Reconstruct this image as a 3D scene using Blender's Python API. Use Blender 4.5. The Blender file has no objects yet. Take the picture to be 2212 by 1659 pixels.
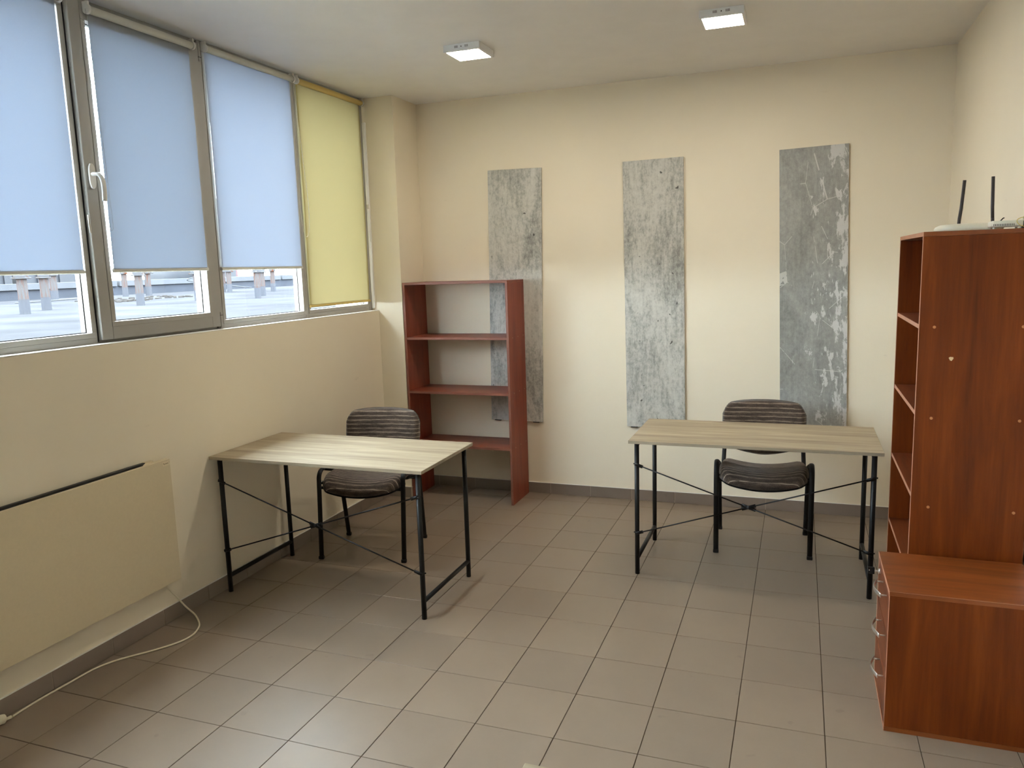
import bpy, bmesh, math, random
from mathutils import Vector, Matrix
random.seed(7)
scene = bpy.context.scene
C = scene.collection
PI = math.pi

# ------------------------------------------------------------------ camera
F_PX, W_PX = 1676.16, 2212.0
yaw, pitch, roll = -0.356720, -0.149771, -0.0301246
cam_pos = Vector((1.09195, -2.43163, 1.66987))
fw = Vector((math.sin(yaw) * math.cos(pitch), math.cos(yaw) * math.cos(pitch), math.sin(pitch)))
r0 = Vector((math.cos(yaw), -math.sin(yaw), 0))
u0 = r0.cross(fw)
rt = math.cos(roll) * r0 + math.sin(roll) * u0
up = -math.sin(roll) * r0 + math.cos(roll) * u0
cam_d = bpy.data.cameras.new('camera')
cam_d.sensor_fit = 'HORIZONTAL'
cam_d.sensor_width = 36.0
cam_d.lens = F_PX * 36.0 / W_PX
cam_d.clip_start = 0.05
cam_d.clip_end = 300
cam = bpy.data.objects.new('camera', cam_d)
C.objects.link(cam)
m = Matrix((rt, up, -fw)).transposed().to_4x4()
m.translation = cam_pos
cam.matrix_world = m
scene.camera = cam

# ------------------------------------------------------------------ sky, exposure
SKY = 35.0
LED = 80.0
world = bpy.data.worlds.new('overcast_sky')
scene.world = world
world.use_nodes = True
bg = world.node_tree.nodes['Background']
bg.inputs[0].default_value = (0.80, 0.90, 1.0, 1)
bg.inputs[1].default_value = SKY
vs = scene.view_settings
vs.view_transform = 'Standard'
vs.look = 'None'
vs.gamma = 1.0
vs.use_curve_mapping = False
vs.exposure = 0.53


# ------------------------------------------------------------------ materials
def lin(r, g, b):
    f = lambda c: (c / 255 / 12.92) if c / 255 <= 0.04045 else ((c / 255 + 0.055) / 1.055) ** 2.4
    return (f(r), f(g), f(b), 1)


class NT:
    def __init__(s, name):
        s.m = bpy.data.materials.new(name)
        s.m.use_nodes = True
        s.t = s.m.node_tree
        s.b = s.t.nodes['Principled BSDF']
        s.out = s.t.nodes['Material Output']

    def n(s, kind, **kw):
        nd = s.t.nodes.new(kind)
        for k, v in kw.items():
            setattr(nd, k, v)
        return nd

    def l(s, a, b):
        s.t.links.new(a, b)

    def coord(s, scale=(1, 1, 1), loc=(0, 0, 0), kind='Object', rot=(0, 0, 0)):
        tc = s.n('ShaderNodeTexCoord')
        mp = s.n('ShaderNodeMapping')
        mp.inputs['Scale'].default_value = scale
        mp.inputs['Location'].default_value = loc
        mp.inputs['Rotation'].default_value = rot
        s.l(tc.outputs[kind], mp.inputs[0])
        return mp.outputs[0]

    def noise(s, vec, scale=5, detail=4, rough=0.55, dist=0.0):
        nd = s.n('ShaderNodeTexNoise')
        nd.inputs['Scale'].default_value = scale
        nd.inputs['Detail'].default_value = detail
        nd.inputs['Roughness'].default_value = rough
        nd.inputs['Distortion'].default_value = dist
        if vec is not None:
            s.l(vec, nd.inputs['Vector'])
        return nd.outputs[0]

    def ramp(s, fac, stops, interp='LINEAR'):
        nd = s.n('ShaderNodeValToRGB')
        cr = nd.color_ramp
        cr.interpolation = interp
        while len(cr.elements) < len(stops):
            cr.elements.new(0.5)
        for e, (p, c) in zip(cr.elements, stops):
            e.position = p
            e.color = c if len(c) == 4 else (*c, 1)
        s.l(fac, nd.inputs[0])
        return nd.outputs[0]

    def mix(s, fac, a, b, mode='MIX'):
        nd = s.n('ShaderNodeMix', data_type='RGBA', blend_type=mode)
        for val, i in ((fac, 0), (a, 6), (b, 7)):
            if hasattr(val, 'is_linked') or hasattr(val, 'links'):
                s.l(val, nd.inputs[i])
            else:
                nd.inputs[i].default_value = val
        return nd.outputs[2]

    def math(s, op, a, b=None, clamp=False):
        nd = s.n('ShaderNodeMath', operation=op)
        nd.use_clamp = clamp
        for i, val in enumerate((a, b)):
            if val is None:
                continue
            if hasattr(val, 'links'):
                s.l(val, nd.inputs[i])
            else:
                nd.inputs[i].default_value = val
        return nd.outputs[0]

    def bump(s, h, strength=0.2, dist=0.002):
        nd = s.n('ShaderNodeBump')
        nd.inputs['Strength'].default_value = strength
        nd.inputs['Distance'].default_value = dist
        s.l(h, nd.inputs['Height'])
        s.l(nd.outputs[0], s.b.inputs['Normal'])

    def set(s, color=None, rough=None, spec=None, metal=None):
        if color is not None:
            if hasattr(color, 'links'):
                s.l(color, s.b.inputs['Base Color'])
            else:
                s.b.inputs['Base Color'].default_value = color
        if rough is not None:
            if hasattr(rough, 'links'):
                s.l(rough, s.b.inputs['Roughness'])
            else:
                s.b.inputs['Roughness'].default_value = rough
        if spec is not None:
            s.b.inputs['Specular IOR Level'].default_value = spec
        if metal is not None:
            s.b.inputs['Metallic'].default_value = metal
        return s.m


def simple(name, rgb, rough=0.5, spec=0.5, metal=0.0, var=0.0, vscale=6.0):
    t = NT(name)
    c = lin(*rgb)
    if var:
        v = t.noise(t.coord(), vscale, 4)
        lo = tuple(x * (1 - var) for x in c[:3])
        hi = tuple(min(1, x * (1 + var)) for x in c[:3])
        return t.set(t.ramp(v, [(0.3, lo), (0.7, hi)]), rough, spec, metal)
    return t.set(c, rough, spec, metal)


def wall_mat(name, rgb, rough=0.75):
    t = NT(name)
    c = lin(*rgb)
    v = t.coord()
    big = t.noise(v, 1.3, 3)
    col = t.ramp(big, [(0.3, tuple(x * 0.965 for x in c[:3])), (0.7, tuple(min(1, x * 1.02) for x in c[:3]))])
    scuff = t.noise(t.coord((1, 1, 2.5)), 7, 5, 0.65)
    col = t.mix(t.ramp(scuff, [(0.70, (0, 0, 0)), (0.82, (0.22, 0.22, 0.22))]), col, lin(150, 135, 115))
    t.bump(t.noise(v, 220, 3), 0.12, 0.001)
    return t.set(col, rough, 0.35)


def tile_mat(name, rgb, rough=0.36):
    t = NT(name)
    c = lin(*rgb)
    tc = t.n('ShaderNodeTexCoord')
    info = t.n('ShaderNodeObjectInfo')
    geo = t.n('ShaderNodeNewGeometry')
    n1 = t.noise(geo.outputs['Position'], 5.5, 5, 0.6)
    n2 = t.noise(geo.outputs['Position'], 60, 3, 0.6)
    col = t.ramp(n1, [(0.25, tuple(x * 0.93 for x in c[:3])), (0.75, tuple(x * 1.06 for x in c[:3]))])
    tint = t.ramp(info.outputs['Random'], [(0, (0.93, 0.93, 0.93)), (1, (1.05, 1.04, 1.03))])
    col = t.mix(1.0, col, tint, 'MULTIPLY')
    spots = t.noise(geo.outputs['Position'], 13, 2, 0.4)
    col = t.mix(t.ramp(spots, [(0.73, (0, 0, 0)), (0.78, (0.22, 0.22, 0.22))]), col, lin(85, 74, 64))
    t.bump(n2, 0.10, 0.0008)
    rg = t.ramp(n1, [(0.2, (rough - 0.05,) * 3), (0.8, (rough + 0.07,) * 3)])
    return t.set(col, rg, 0.42)


def wood_mat(name, dark, mid, light, axis, rough=0.42, stretch=14, scale=2.2, spec=0.4, loc=(0, 0, 0), contrast=(0.3, 0.5, 0.72)):
    """axis = grain direction in object space"""
    t = NT(name)
    sc = [stretch, stretch, stretch]
    sc[axis] = 1.0
    v = t.coord(tuple(sc), loc)
    a = t.noise(v, scale, 5, 0.62, 0.4)
    v2 = t.coord(tuple(x * 5 if i != axis else x * 2.5 for i, x in enumerate(sc)), loc)
    b = t.noise(v2, scale, 3, 0.6)
    f = t.math('ADD', t.math('MULTIPLY', a, 0.78), t.math('MULTIPLY', b, 0.22))
    col = t.ramp(f, [(contrast[0], lin(*dark)), (contrast[1], lin(*mid)), (contrast[2], lin(*light))])
    t.bump(b, 0.05, 0.0006)
    return t.set(col, rough, spec)


def concrete_mat(name, seed, kind):
    t = NT(name)
    loc = (seed * 3.7, seed * 1.3, seed * 5.1)
    v = t.coord((1, 1, 1), loc)
    vs_ = t.coord((2.2, 1, 0.75), loc)
    big = t.noise(vs_, 2.6, 7, 0.70, 0.6)
    fine = t.noise(t.coord((1, 1, 0.7), loc), 42, 6, 0.78)
    streak = t.noise(t.coord((26, 1, 1.6), loc), 2.0, 5, 0.7)
    f = t.math('ADD', t.math('MULTIPLY', big, 0.47), t.math('ADD', t.math('MULTIPLY', fine, 0.37), t.math('MULTIPLY', streak, 0.16)))
    if kind == 'light':
        col = t.ramp(f, [(0.36, lin(112, 112, 108)), (0.45, lin(160, 159, 152)), (0.52, lin(192, 190, 182)), (0.66, lin(214, 212, 204))])
    else:
        col = t.ramp(f, [(0.34, lin(112, 113, 110)), (0.48, lin(146, 146, 142)), (0.60, lin(168, 168, 163)), (0.72, lin(190, 189, 184))])
        fl = t.noise(t.coord((2.6, 1, 1.0), (loc[0] + 2, 0, loc[2])), 6.5, 8, 0.70, 0.3)
        sx = t.n('ShaderNodeSeparateXYZ')
        t.l(t.coord(), sx.inputs[0])
        side = t.math('MULTIPLY', t.math('ADD', sx.outputs[0], 0.02, ), 0.55)
        flk = t.ramp(t.math('ADD', fl, side), [(0.600, (0, 0, 0)), (0.630, (0.9, 0.9, 0.9))])
        col = t.mix(flk, col, lin(206, 205, 203))
        # scratches
        vo = t.n('ShaderNodeTexVoronoi', feature='DISTANCE_TO_EDGE')
        vo.inputs['Scale'].default_value = 4.0
        t.l(t.coord((1.4, 0.01, 0.8), loc, rot=(0, 0.5, 0)), vo.inputs['Vector'])
        scr = t.math('LESS_THAN', vo.outputs['Distance'], 0.006)
        br = t.math('GREATER_THAN', t.noise(v, 6, 3), 0.52)
        col = t.mix(t.math('MULTIPLY', t.math('MULTIPLY', scr, br), 0.65), col, lin(214, 213, 208))
    pits = t.noise(t.coord((1, 1, 0.8), loc), 22, 2, 0.4)
    col = t.mix(t.ramp(pits, [(0.755, (0, 0, 0)), (0.77, (0.85, 0.85, 0.85))]), col, lin(62, 60, 56))
    t.bump(t.math('ADD', t.noise(v, 46, 5, 0.7), t.math('MULTIPLY', streak, 0.3)), 0.8, 0.004)
    return t.set(col, 0.62, 0.35)


def fabric_mat(name, axis):
    """striped chenille; axis = direction across the stripes in object space"""
    t = NT(name)
    sc = [1, 1, 1]
    v = t.coord()
    st = [9, 9, 9]
    st[axis] = 60
    slub = t.noise(t.coord(tuple(st)), 1.6, 4, 0.7)
    fine = t.noise(v, 230, 3, 0.7)
    sx = t.n('ShaderNodeSeparateXYZ')
    wob = t.noise(t.coord((7, 7, 7)), 1.0, 2)
    t.l(v, sx.inputs[0])
    p = t.math('ADD', sx.outputs[axis], t.math('MULTIPLY', wob, 0.009))
    ph = t.math('FRACT', t.math('MULTIPLY', p, 1 / 0.0255))
    lineA = t.math('COMPARE', ph, 0.5)
    lineA.node.inputs[2].default_value = 0.04
    band = t.math('PINGPONG', ph, 0.5)
    f = t.math('ADD', t.math('MULTIPLY', slub, 0.55), t.math('ADD', t.math('MULTIPLY', fine, 0.38), t.math('MULTIPLY', band, 0.26)))
    col = t.ramp(f, [(0.34, lin(46, 38, 33)), (0.52, lin(74, 62, 54)), (0.66, lin(104, 90, 79)), (0.82, lin(138, 122, 108))])
    ln = t.math('MULTIPLY', lineA, t.ramp(slub, [(0.30, (0, 0, 0)), (0.55, (0.8, 0.8, 0.8))]))
    col = t.mix(ln, col, lin(190, 172, 152))
    t.bump(f, 0.7, 0.004)
    t.b.inputs['Sheen Weight'].default_value = 0.15
    return t.set(col, 0.95, 0.1)


def blind_mat(name, refl, trans):
    t = NT(name)
    d = t.n('ShaderNodeBsdfDiffuse')
    tr = t.n('ShaderNodeBsdfTranslucent')
    add = t.n('ShaderNodeAddShader')
    w = t.noise(t.coord((1, 160, 160)), 3, 2)
    cr = t.ramp(w, [(0.3, tuple(x * 0.96 for x in refl)), (0.7, refl)])
    t.l(cr, d.inputs[0])
    tr.inputs[0].default_value = (*trans, 1)
    t.l(d.outputs[0], add.inputs[0])
    t.l(tr.outputs[0], add.inputs[1])
    t.l(add.outputs[0], t.out.inputs[0])
    return t.m


def glass_mat(name):
    t = NT(name)
    tr = t.n('ShaderNodeBsdfTransparent')
    tr.inputs[0].default_value = (0.95, 0.975, 0.97, 1)
    gl = t.n('ShaderNodeBsdfGlossy')
    gl.inputs['Roughness'].default_value = 0.02
    lw_ = t.n('ShaderNodeLayerWeight')
    lw_.inputs[0].default_value = 0.5
    fr = t.math('ADD', t.math('MULTIPLY', t.math('POWER', lw_.outputs['Facing'], 5.0), 0.6), 0.03)
    mx = t.n('ShaderNodeMixShader')
    t.l(fr, mx.inputs[0])
    t.l(tr.outputs[0], mx.inputs[1])
    t.l(gl.outputs[0], mx.inputs[2])
    t.l(mx.outputs[0], t.out.inputs[0])
    return t.m


def emit_mat(name, col, strength):
    t = NT(name)
    e = t.n('ShaderNodeEmission')
    e.inputs[0].default_value = (*col, 1)
    e.inputs[1].default_value = strength
    t.l(e.outputs[0], t.out.inputs[0])
    return t.m


def post_mat(name):
    """grey paint below, flaking paint over rust above local z = 0.19"""
    t = NT(name)
    sx = t.n('ShaderNodeSeparateXYZ')
    v = t.coord()
    t.l(v, sx.inputs[0])
    n = t.noise(t.coord((8, 8, 2.2)), 1.4, 5, 0.7)
    up_ = t.ramp(n, [(0.46, lin(52, 52, 54)), (0.55, lin(49, 44, 40)), (0.58, lin(60, 27, 13)), (0.74, lin(44, 19, 9))])
    lo = t.ramp(n, [(0.3, lin(44, 45, 49)), (0.7, lin(54, 55, 59))])
    f = t.math('GREATER_THAN', sx.outputs[2], 0.185)
    col = t.mix(f, lo, up_)
    return t.set(col, 0.95, 0.0)


M = {}
M['wall'] = wall_mat('cream_wall_paint', (232, 221, 199))
M['ceil'] = simple('satin_ceiling', (238, 236, 233), 0.5, 0.4, var=0.02)
M['tile'] = tile_mat('floor_tile', (133, 117, 101))
M['skirt'] = tile_mat('skirting_tile', (124, 110, 98), 0.42)
M['grout'] = simple('grey_brown_grout', (80, 66, 54), 0.9, 0.1, var=0.15, vscale=14)
M['grout_l'] = simple('pale_grout', (176, 160, 140), 0.9, 0.1, var=0.1, vscale=20)
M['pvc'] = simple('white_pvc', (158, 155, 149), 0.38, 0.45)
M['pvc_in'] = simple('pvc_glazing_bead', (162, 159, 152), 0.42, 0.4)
M['gasket'] = simple('black_rubber_gasket', (26, 26, 28), 0.7, 0.3)
M['white_plastic'] = simple('white_plastic', (225, 223, 218), 0.4, 0.45)
M['foam'] = simple('white_trim_strip', (232, 228, 220), 0.7, 0.2)
M['glass'] = glass_mat('window_glass')
M['blind_w'] = blind_mat('white_blind_fabric', (0.30, 0.31, 0.32), (0.0215, 0.0262, 0.0350))
M['blind_s'] = blind_mat('grey_blind_fabric', (0.27, 0.28, 0.29), (0.0155, 0.0190, 0.0255))
M['blind_y'] = blind_mat('yellow_blind_fabric', (0.32, 0.27, 0.12), (0.0270, 0.0225, 0.0115))
M['bar_w'] = simple('white_blind_bar', (205, 203, 192), 0.5, 0.35)
M['bar_y'] = simple('yellow_blind_bar', (206, 180, 112), 0.6, 0.3)
M['chain'] = simple('grey_bead_chain', (150, 148, 145), 0.4, 0.5)
M['clear'] = simple('pale_cord', (205, 198, 184), 0.5, 0.4)
M['black'] = simple('black_powder_coat', (11, 11, 12), 0.5, 0.35)
M['black_p'] = simple('black_plastic', (14, 14, 15), 0.5, 0.4)
M['oak_x'] = wood_mat('sonoma_oak_board', (130, 116, 97), (163, 148, 124), (187, 174, 150), 0, 0.55, 16, 1.7, 0.3)
M['oak_e'] = wood_mat('sonoma_oak_edge', (126, 114, 95), (146, 133, 112), (164, 151, 130), 0, 0.5, 12, 2.0)
M['wal_z'] = wood_mat('walnut_panel', (76, 29, 5), (104, 45, 9), (126, 60, 18), 2, 0.48, 11, 1.3, 0.2, contrast=(0.3, 0.52, 0.74))
M['wal_x'] = wood_mat('walnut_top', (92, 42, 14), (118, 59, 22), (142, 78, 34), 0, 0.40, 11, 1.5)
M['wal_y'] = wood_mat('walnut_shelf', (78, 33, 12), (102, 47, 18), (120, 61, 28), 1, 0.45, 11, 1.5)
M['wal_e'] = simple('walnut_edge_band', (168, 118, 92), 0.45, 0.4, var=0.08)
M['mah_z'] = wood_mat('mahogany_panel', (104, 42, 26), (132, 58, 38), (148, 72, 48), 2, 0.42, 12, 1.5)
M['mah_x'] = wood_mat('mahogany_shelf', (98, 42, 28), (124, 56, 38), (140, 70, 48), 0, 0.36, 12, 1.5)
M['mah_e'] = simple('mahogany_edge_band', (124, 76, 60), 0.45, 0.4, var=0.08)
M['cap'] = simple('tan_screw_cap', (178, 120, 74), 0.5, 0.4)
M['cap_pale'] = simple('pale_screw_hole', (214, 190, 150), 0.7, 0.2)
M['chrome'] = simple('satin_chrome', (222, 222, 222), 0.34, 0.5, 1.0)
M['dowel'] = simple('pale_dowel', (178, 160, 135), 0.4, 0.5)
M['heater'] = simple('cream_enamel_panel', (212, 197, 166), 0.5, 0.35, var=0.02, vscale=80)
M['label'] = simple('pale_label', (222, 206, 176), 0.5, 0.3)
M['ink'] = simple('brown_ink', (82, 66, 44), 0.7, 0.2)
M['cable'] = simple('white_cable', (226, 216, 190), 0.45, 0.4)
M['router'] = simple('cream_router_plastic', (232, 226, 204), 0.35, 0.5)
M['ont'] = simple('white_modem_plastic', (226, 222, 206), 0.4, 0.5)
M['slot'] = simple('dark_slot', (70, 66, 58), 0.8, 0.1)
M['antenna'] = simple('dark_grey_antenna', (58, 53, 54), 0.45, 0.4)
M['fibre'] = simple('yellow_fibre_cable', (222, 202, 110), 0.45, 0.4)
M['led_body'] = simple('lamp_white_body', (236, 236, 236), 0.4, 0.45)
M['led'] = emit_mat('lamp_diffuser_glow', (1.0, 0.91, 0.76), LED)
M['fab_b'] = fabric_mat('striped_chenille_back', 2)
M['fab_s'] = fabric_mat('striped_chenille_seat', 1)
M['ground'] = simple('pale_dusty_asphalt', (42, 42, 44), 0.95, 0.0, var=0.22, vscale=0.9)
M['kerb'] = simple('outdoor_pale_beam', (55, 56, 59), 0.9, 0.0, var=0.08, vscale=2)
M['kerb_d'] = simple('outdoor_grey_wall', (41, 43, 48), 0.9, 0.0, var=0.12, vscale=2)
M['post'] = post_mat('flaking_painted_post')
M['dark_out'] = simple('dark_blue_grey_steel', (17, 19, 25), 0.7, 0.3)
M['red_out'] = simple('faded_red_paint', (60, 22, 24), 0.7, 0.3)
M['rubble'] = simple('pale_rubble', (42, 40, 39), 0.95, 0.0, var=0.2)


# ------------------------------------------------------------------ mesh helpers
class MB:
    def __init__(s):
        s.v, s.f, s.sm = [], [], []

    def add(s, vs_, fs, smooth=False):
        o = len(s.v)
        s.v += [tuple(p) for p in vs_]
        s.f += [tuple(i + o for i in q) for q in fs]
        s.sm += [smooth] * len(fs)
        return s

    def box(s, x0, x1, y0, y1, z0, z1, b=0.0):
        if b <= 0:
            vs_ = [(x, y, z) for x in (x0, x1) for y in (y0, y1) for z in (z0, z1)]
            return s.add(vs_, [(0, 1, 3, 2), (4, 6, 7, 5), (0, 4, 5, 1), (2, 3, 7, 6), (0, 2, 6, 4), (1, 5, 7, 3)])
        bm = bmesh.new()
        bmesh.ops.create_cube(bm, size=1.0)
        for v in bm.verts:
            v.co = Vector(((x0 + x1) / 2 + v.co.x * (x1 - x0), (y0 + y1) / 2 + v.co.y * (y1 - y0), (z0 + z1) / 2 + v.co.z * (z1 - z0)))
        bmesh.ops.bevel(bm, geom=bm.edges[:], offset=b, segments=1, affect='EDGES', profile=0.5)
        bm.verts.index_update()
        vs_ = [v.co.copy() for v in bm.verts]
        fs = [[v.index for v in f.verts] for f in bm.faces]
        bm.free()
        return s.add(vs_, fs)

    def tube(s, pts, rx, ry=None, n=10, caps=True, ref=None, smooth=True):
        """sweep an elliptical section (rx along the reference side, ry across) along pts"""
        pts = [Vector(p) for p in pts]
        ry = ry or rx
        rings = []
        prev = None
        for i, p in enumerate(pts):
            d = (pts[min(i + 1, len(pts) - 1)] - pts[max(i - 1, 0)]).normalized()
            if ref is not None:
                a = Vector(ref) - d * d.dot(Vector(ref))
            elif prev is None:
                a = Vector((0, 0, 1)) if abs(d.z) < 0.9 else Vector((1, 0, 0))
                a = a - d * d.dot(a)
            else:
                a = prev - d * d.dot(prev)
            a.normalize()
            prev = a
            bb = d.cross(a)
            rings.append([p + a * (rx * math.cos(2 * PI * k / n)) + bb * (ry * math.sin(2 * PI * k / n)) for k in range(n)])
        vs_ = [q for r in rings for q in r]
        fs = []
        for i in range(len(rings) - 1):
            for k in range(n):
                k2 = (k + 1) % n
                fs.append((i * n + k, i * n + k2, (i + 1) * n + k2, (i + 1) * n + k))
        s.add(vs_, fs, smooth)
        if caps:
            L = len(rings) - 1
            s.add(rings[0], [tuple(reversed(range(n)))])
            s.add(rings[L], [tuple(range(n))])
        return s

    def prism(s, poly, h0, h1, ax='z'):
        """extrude a polygon; ax = extrusion axis"""
        mp = {'z': lambda a, b, h: (a, b, h), 'y': lambda a, b, h: (a, h, b), 'x': lambda a, b, h: (h, a, b)}[ax]
        n = len(poly)
        vs_ = [mp(a, b, h0) for a, b in poly] + [mp(a, b, h1) for a, b in poly]
        fs = [tuple(reversed(range(n))), tuple(range(n, 2 * n))]
        fs += [(i, (i + 1) % n, n + (i + 1) % n, n + i) for i in range(n)]
        return s.add(vs_, fs)

    def lathe(s, prof, c=(0, 0, 0), n=20, smooth=True):
        vs_, fs = [], []
        for r, z in prof:
            for k in range(n):
                a = 2 * PI * k / n
                vs_.append((c[0] + r * math.cos(a), c[1] + r * math.sin(a), c[2] + z))
        for i in range(len(prof) - 1):
            for k in range(n):
                k2 = (k + 1) % n
                fs.append((i * n + k, i * n + k2, (i + 1) * n + k2, (i + 1) * n + k))
        return s.add(vs_, fs, smooth)

    def mesh(s, name, fix=True):
        me = bpy.data.meshes.new(name)
        me.from_pydata(s.v, [], s.f)
        me.polygons.foreach_set('use_smooth', s.sm)
        if fix:
            bm = bmesh.new()
            bm.from_mesh(me)
            bmesh.ops.remove_doubles(bm, verts=bm.verts[:], dist=1e-6)
            bmesh.ops.recalc_face_normals(bm, faces=bm.faces[:])
            bm.to_mesh(me)
            bm.free()
        return me

    def build(s, name, mat, parent=None, fix=True):
        me = s.mesh(name, fix)
        me.materials.append(mat if not isinstance(mat, str) else M[mat])
        return link(name, me, parent)


def link(name, me, parent=None):
    o = bpy.data.objects.new(name, me)
    C.objects.link(o)
    if parent is not None:
        o.parent = parent
    return o


def thing(name, label, cat, loc=(0, 0, 0), rz=0.0, group=None):
    o = bpy.data.objects.new(name, None)
    o.empty_display_size = 0.1
    C.objects.link(o)
    o.location = loc
    o.rotation_euler = (0, 0, rz)
    return tag(o, label, cat, group)


def tag(o, label, cat, group=None):
    o['label'] = label
    o['category'] = cat
    if group:
        o['group'] = group
    return o


def struct(o, label=None):
    o['kind'] = 'structure'
    if label:
        o['label'] = label
    return o


def box(name, mat, parent, x0, x1, y0, y1, z0, z1, b=0.0):
    return MB().box(x0, x1, y0, y1, z0, z1, b).build(name, mat, parent)


def copy_tree(o, parent=None):
    c = o.copy()
    C.objects.link(c)
    c.parent = parent
    for ch in list(o.children):
        copy_tree(ch, c)
    return c


def arc(cx, cy, r, a0, a1, n):
    return [(cx + r * math.cos(a0 + (a1 - a0) * i / n), cy + r * math.sin(a0 + (a1 - a0) * i / n)) for i in range(n + 1)]


def smooth_path(pts, n=6):
    pts = [Vector(p) for p in pts]
    out = []
    for i in range(len(pts) - 1):
        p0, p1, p2, p3 = pts[max(i - 1, 0)], pts[i], pts[i + 1], pts[min(i + 2, len(pts) - 1)]
        for k in range(n):
            t = k / n
            out.append(0.5 * ((2 * p1) + (p2 - p0) * t + (2 * p0 - 5 * p1 + 4 * p2 - p3) * t * t + (3 * p1 - p0 - 3 * p2 + p3) * t ** 3))
    out.append(pts[-1])
    return out


# ------------------------------------------------------------------ room shell
XL, XR, YB, YF, ZC = -1.768, 1.910, 2.883, -4.05, 2.862
COLY, COLX = 2.528, -1.575           # corner column
SILL = 1.385
T = 0.303                             # tile pitch

floor = struct(box('floor', 'grout', None, XL - 0.3, XR + 0.2, YF - 0.2, YB + 0.2, -0.12, -0.0022))
ceiling = struct(box('ceiling', 'ceil', None, XL - 0.35, XR + 0.2, YF - 0.2, YB + 0.2, ZC, ZC + 0.2))
wall_left = struct(box('wall_left', 'wall', None, XL - 0.30, XL, YF - 0.1, YB + 0.1, -0.05, SILL, 0.002))
wall_back = struct(box('wall_back', 'wall', None, COLX - 0.2, XR + 0.15, YB, YB + 0.15, -0.05, ZC + 0.05))
wall_right = struct(box('wall_right', 'wall', None, XR, XR + 0.15, YF - 0.1, YB + 0.15, -0.05, ZC + 0.05))
wall_front = struct(box('wall_front', 'wall', None, XL - 0.35, XR + 0.15, YF - 0.15, YF, -0.05, ZC + 0.05))
wall_col = struct(box('wall_column', 'wall', None, XL - 0.36, COLX, COLY, YB + 0.1, -0.05, ZC + 0.05))
WY0 = -1.90
wall_pier = struct(box('wall_pier', 'wall', None, XL - 0.30, XL, YF - 0.1, WY0, SILL, ZC + 0.05))

# floor tiles, one object each
full = MB().box(-0.15, 0.15, -0.15, 0.15, -0.008, 0.0, 0.0009).mesh('floor_tile')
full.materials.append(M['tile'])
i0, i1 = math.floor(XL / T), math.floor(XR / T)
j0, j1 = math.floor(YF / T), math.floor((YB - 0.008) / T)
for i in range(i0, i1 + 1):
    for j in range(j0, j1 + 1):
        ax, bx_ = max(i * T + 0.0015, XL + 0.004), min((i + 1) * T - 0.0015, XR - 0.004)
        ay, by = max(j * T + 0.0015, YF + 0.004), min((j + 1) * T - 0.0015, YB - 0.009)
        if bx_ - ax < 0.02 or by - ay < 0.02:
            continue
        if bx_ < COLX and ay > COLY:
            continue
        if ax < COLX and by > COLY and ay < COLY:
            by = min(by, COLY + 0.2)
        o = link('floor_tile', full, floor)
        o.location = ((ax + bx_) / 2, (ay + by) / 2, random.uniform(-0.0003, 0.0002))
        o.scale = ((bx_ - ax) / 0.30, (by - ay) / 0.30, 1)


def skirting(name, p0, p1, inward, joints):
    """tile skirting from p0 to p1 (2D), standing inward of the wall; joints = distances of the joints from p0"""
    p0, p1 = Vector(p0), Vector(p1)
    d = (p1 - p0)
    Ln = d.length
    d.normalize()
    w = Vector(inward)
    ang = math.atan2(d.y, d.x)
    side = 1 if d.cross(w) > 0 else -1

    def strip(a, b, t0, t1, z0, z1, bev=0.0):
        ys = sorted((side * t0, side * t1))
        return MB().box(a, b, ys[0], ys[1], z0, z1, bev)
    root = strip(0, Ln, 0.0005, 0.0055, 0.0, 0.079).build(name, 'grout_l')
    root.location = (p0.x, p0.y, 0)
    root.rotation_euler = (0, 0, ang)
    struct(root)
    js = [0] + [j for j in joints if 0.01 < j < Ln - 0.01] + [Ln]
    for a, b in zip(js[:-1], js[1:]):
        strip(a + 0.0014, b - 0.0014, 0.001, 0.008, 0.001, 0.079, 0.0008).build('skirting_tile', 'skirt', root)
    strip(0, Ln, 0.0004, 0.0075, 0.0788, 0.0815).build('sealant', 'foam', root)
    return root


skirting('baseboard_left', (XL, YF), (XL, COLY - 0.002), (1, 0), [j * T - YF for j in range(j0, j1 + 2)])
skirting('baseboard_back', (COLX + 0.009, YB), (XR, YB), (0, -1), [i * T - COLX - 0.009 for i in range(i0, i1 + 2)])
skirting('baseboard_right', (XR, YF), (XR, YB - 0.009), (-1, 0), [j * T - YF for j in range(j0, j1 + 2)])
skirting('baseboard_column', (XL + 0.009, COLY), (COLX, COLY), (0, -1), [i * T - XL - 0.009 for i in range(i0, i1 + 2)])
skirting('baseboard_column_side', (COLX, COLY), (COLX, YB - 0.009), (1, 0), [0.2])

# ------------------------------------------------------------------ windows
XF = -1.820          # face of the fixed frames
XO = -1.885          # outer face
XG = -1.856          # glass
HT = ZC - 0.002


def ring(mb, y0, y1, z0, z1, w, xa, xb, wl=None, wr=None, wt=None, wb=None, b=0.0015):
    wl, wr, wt, wb = wl or w, wr or w, wt or w, wb or w
    mb.box(xa, xb, y0, y0 + wl, z0, z1, b)
    mb.box(xa, xb, y1 - wr, y1, z0, z1, b)
    mb.box(xa, xb, y0 + wl, y1 - wr, z0, z0 + wb, b)
    mb.box(xa, xb, y0 + wl, y1 - wr, z1 - wt, z1, b)
    return mb


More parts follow.
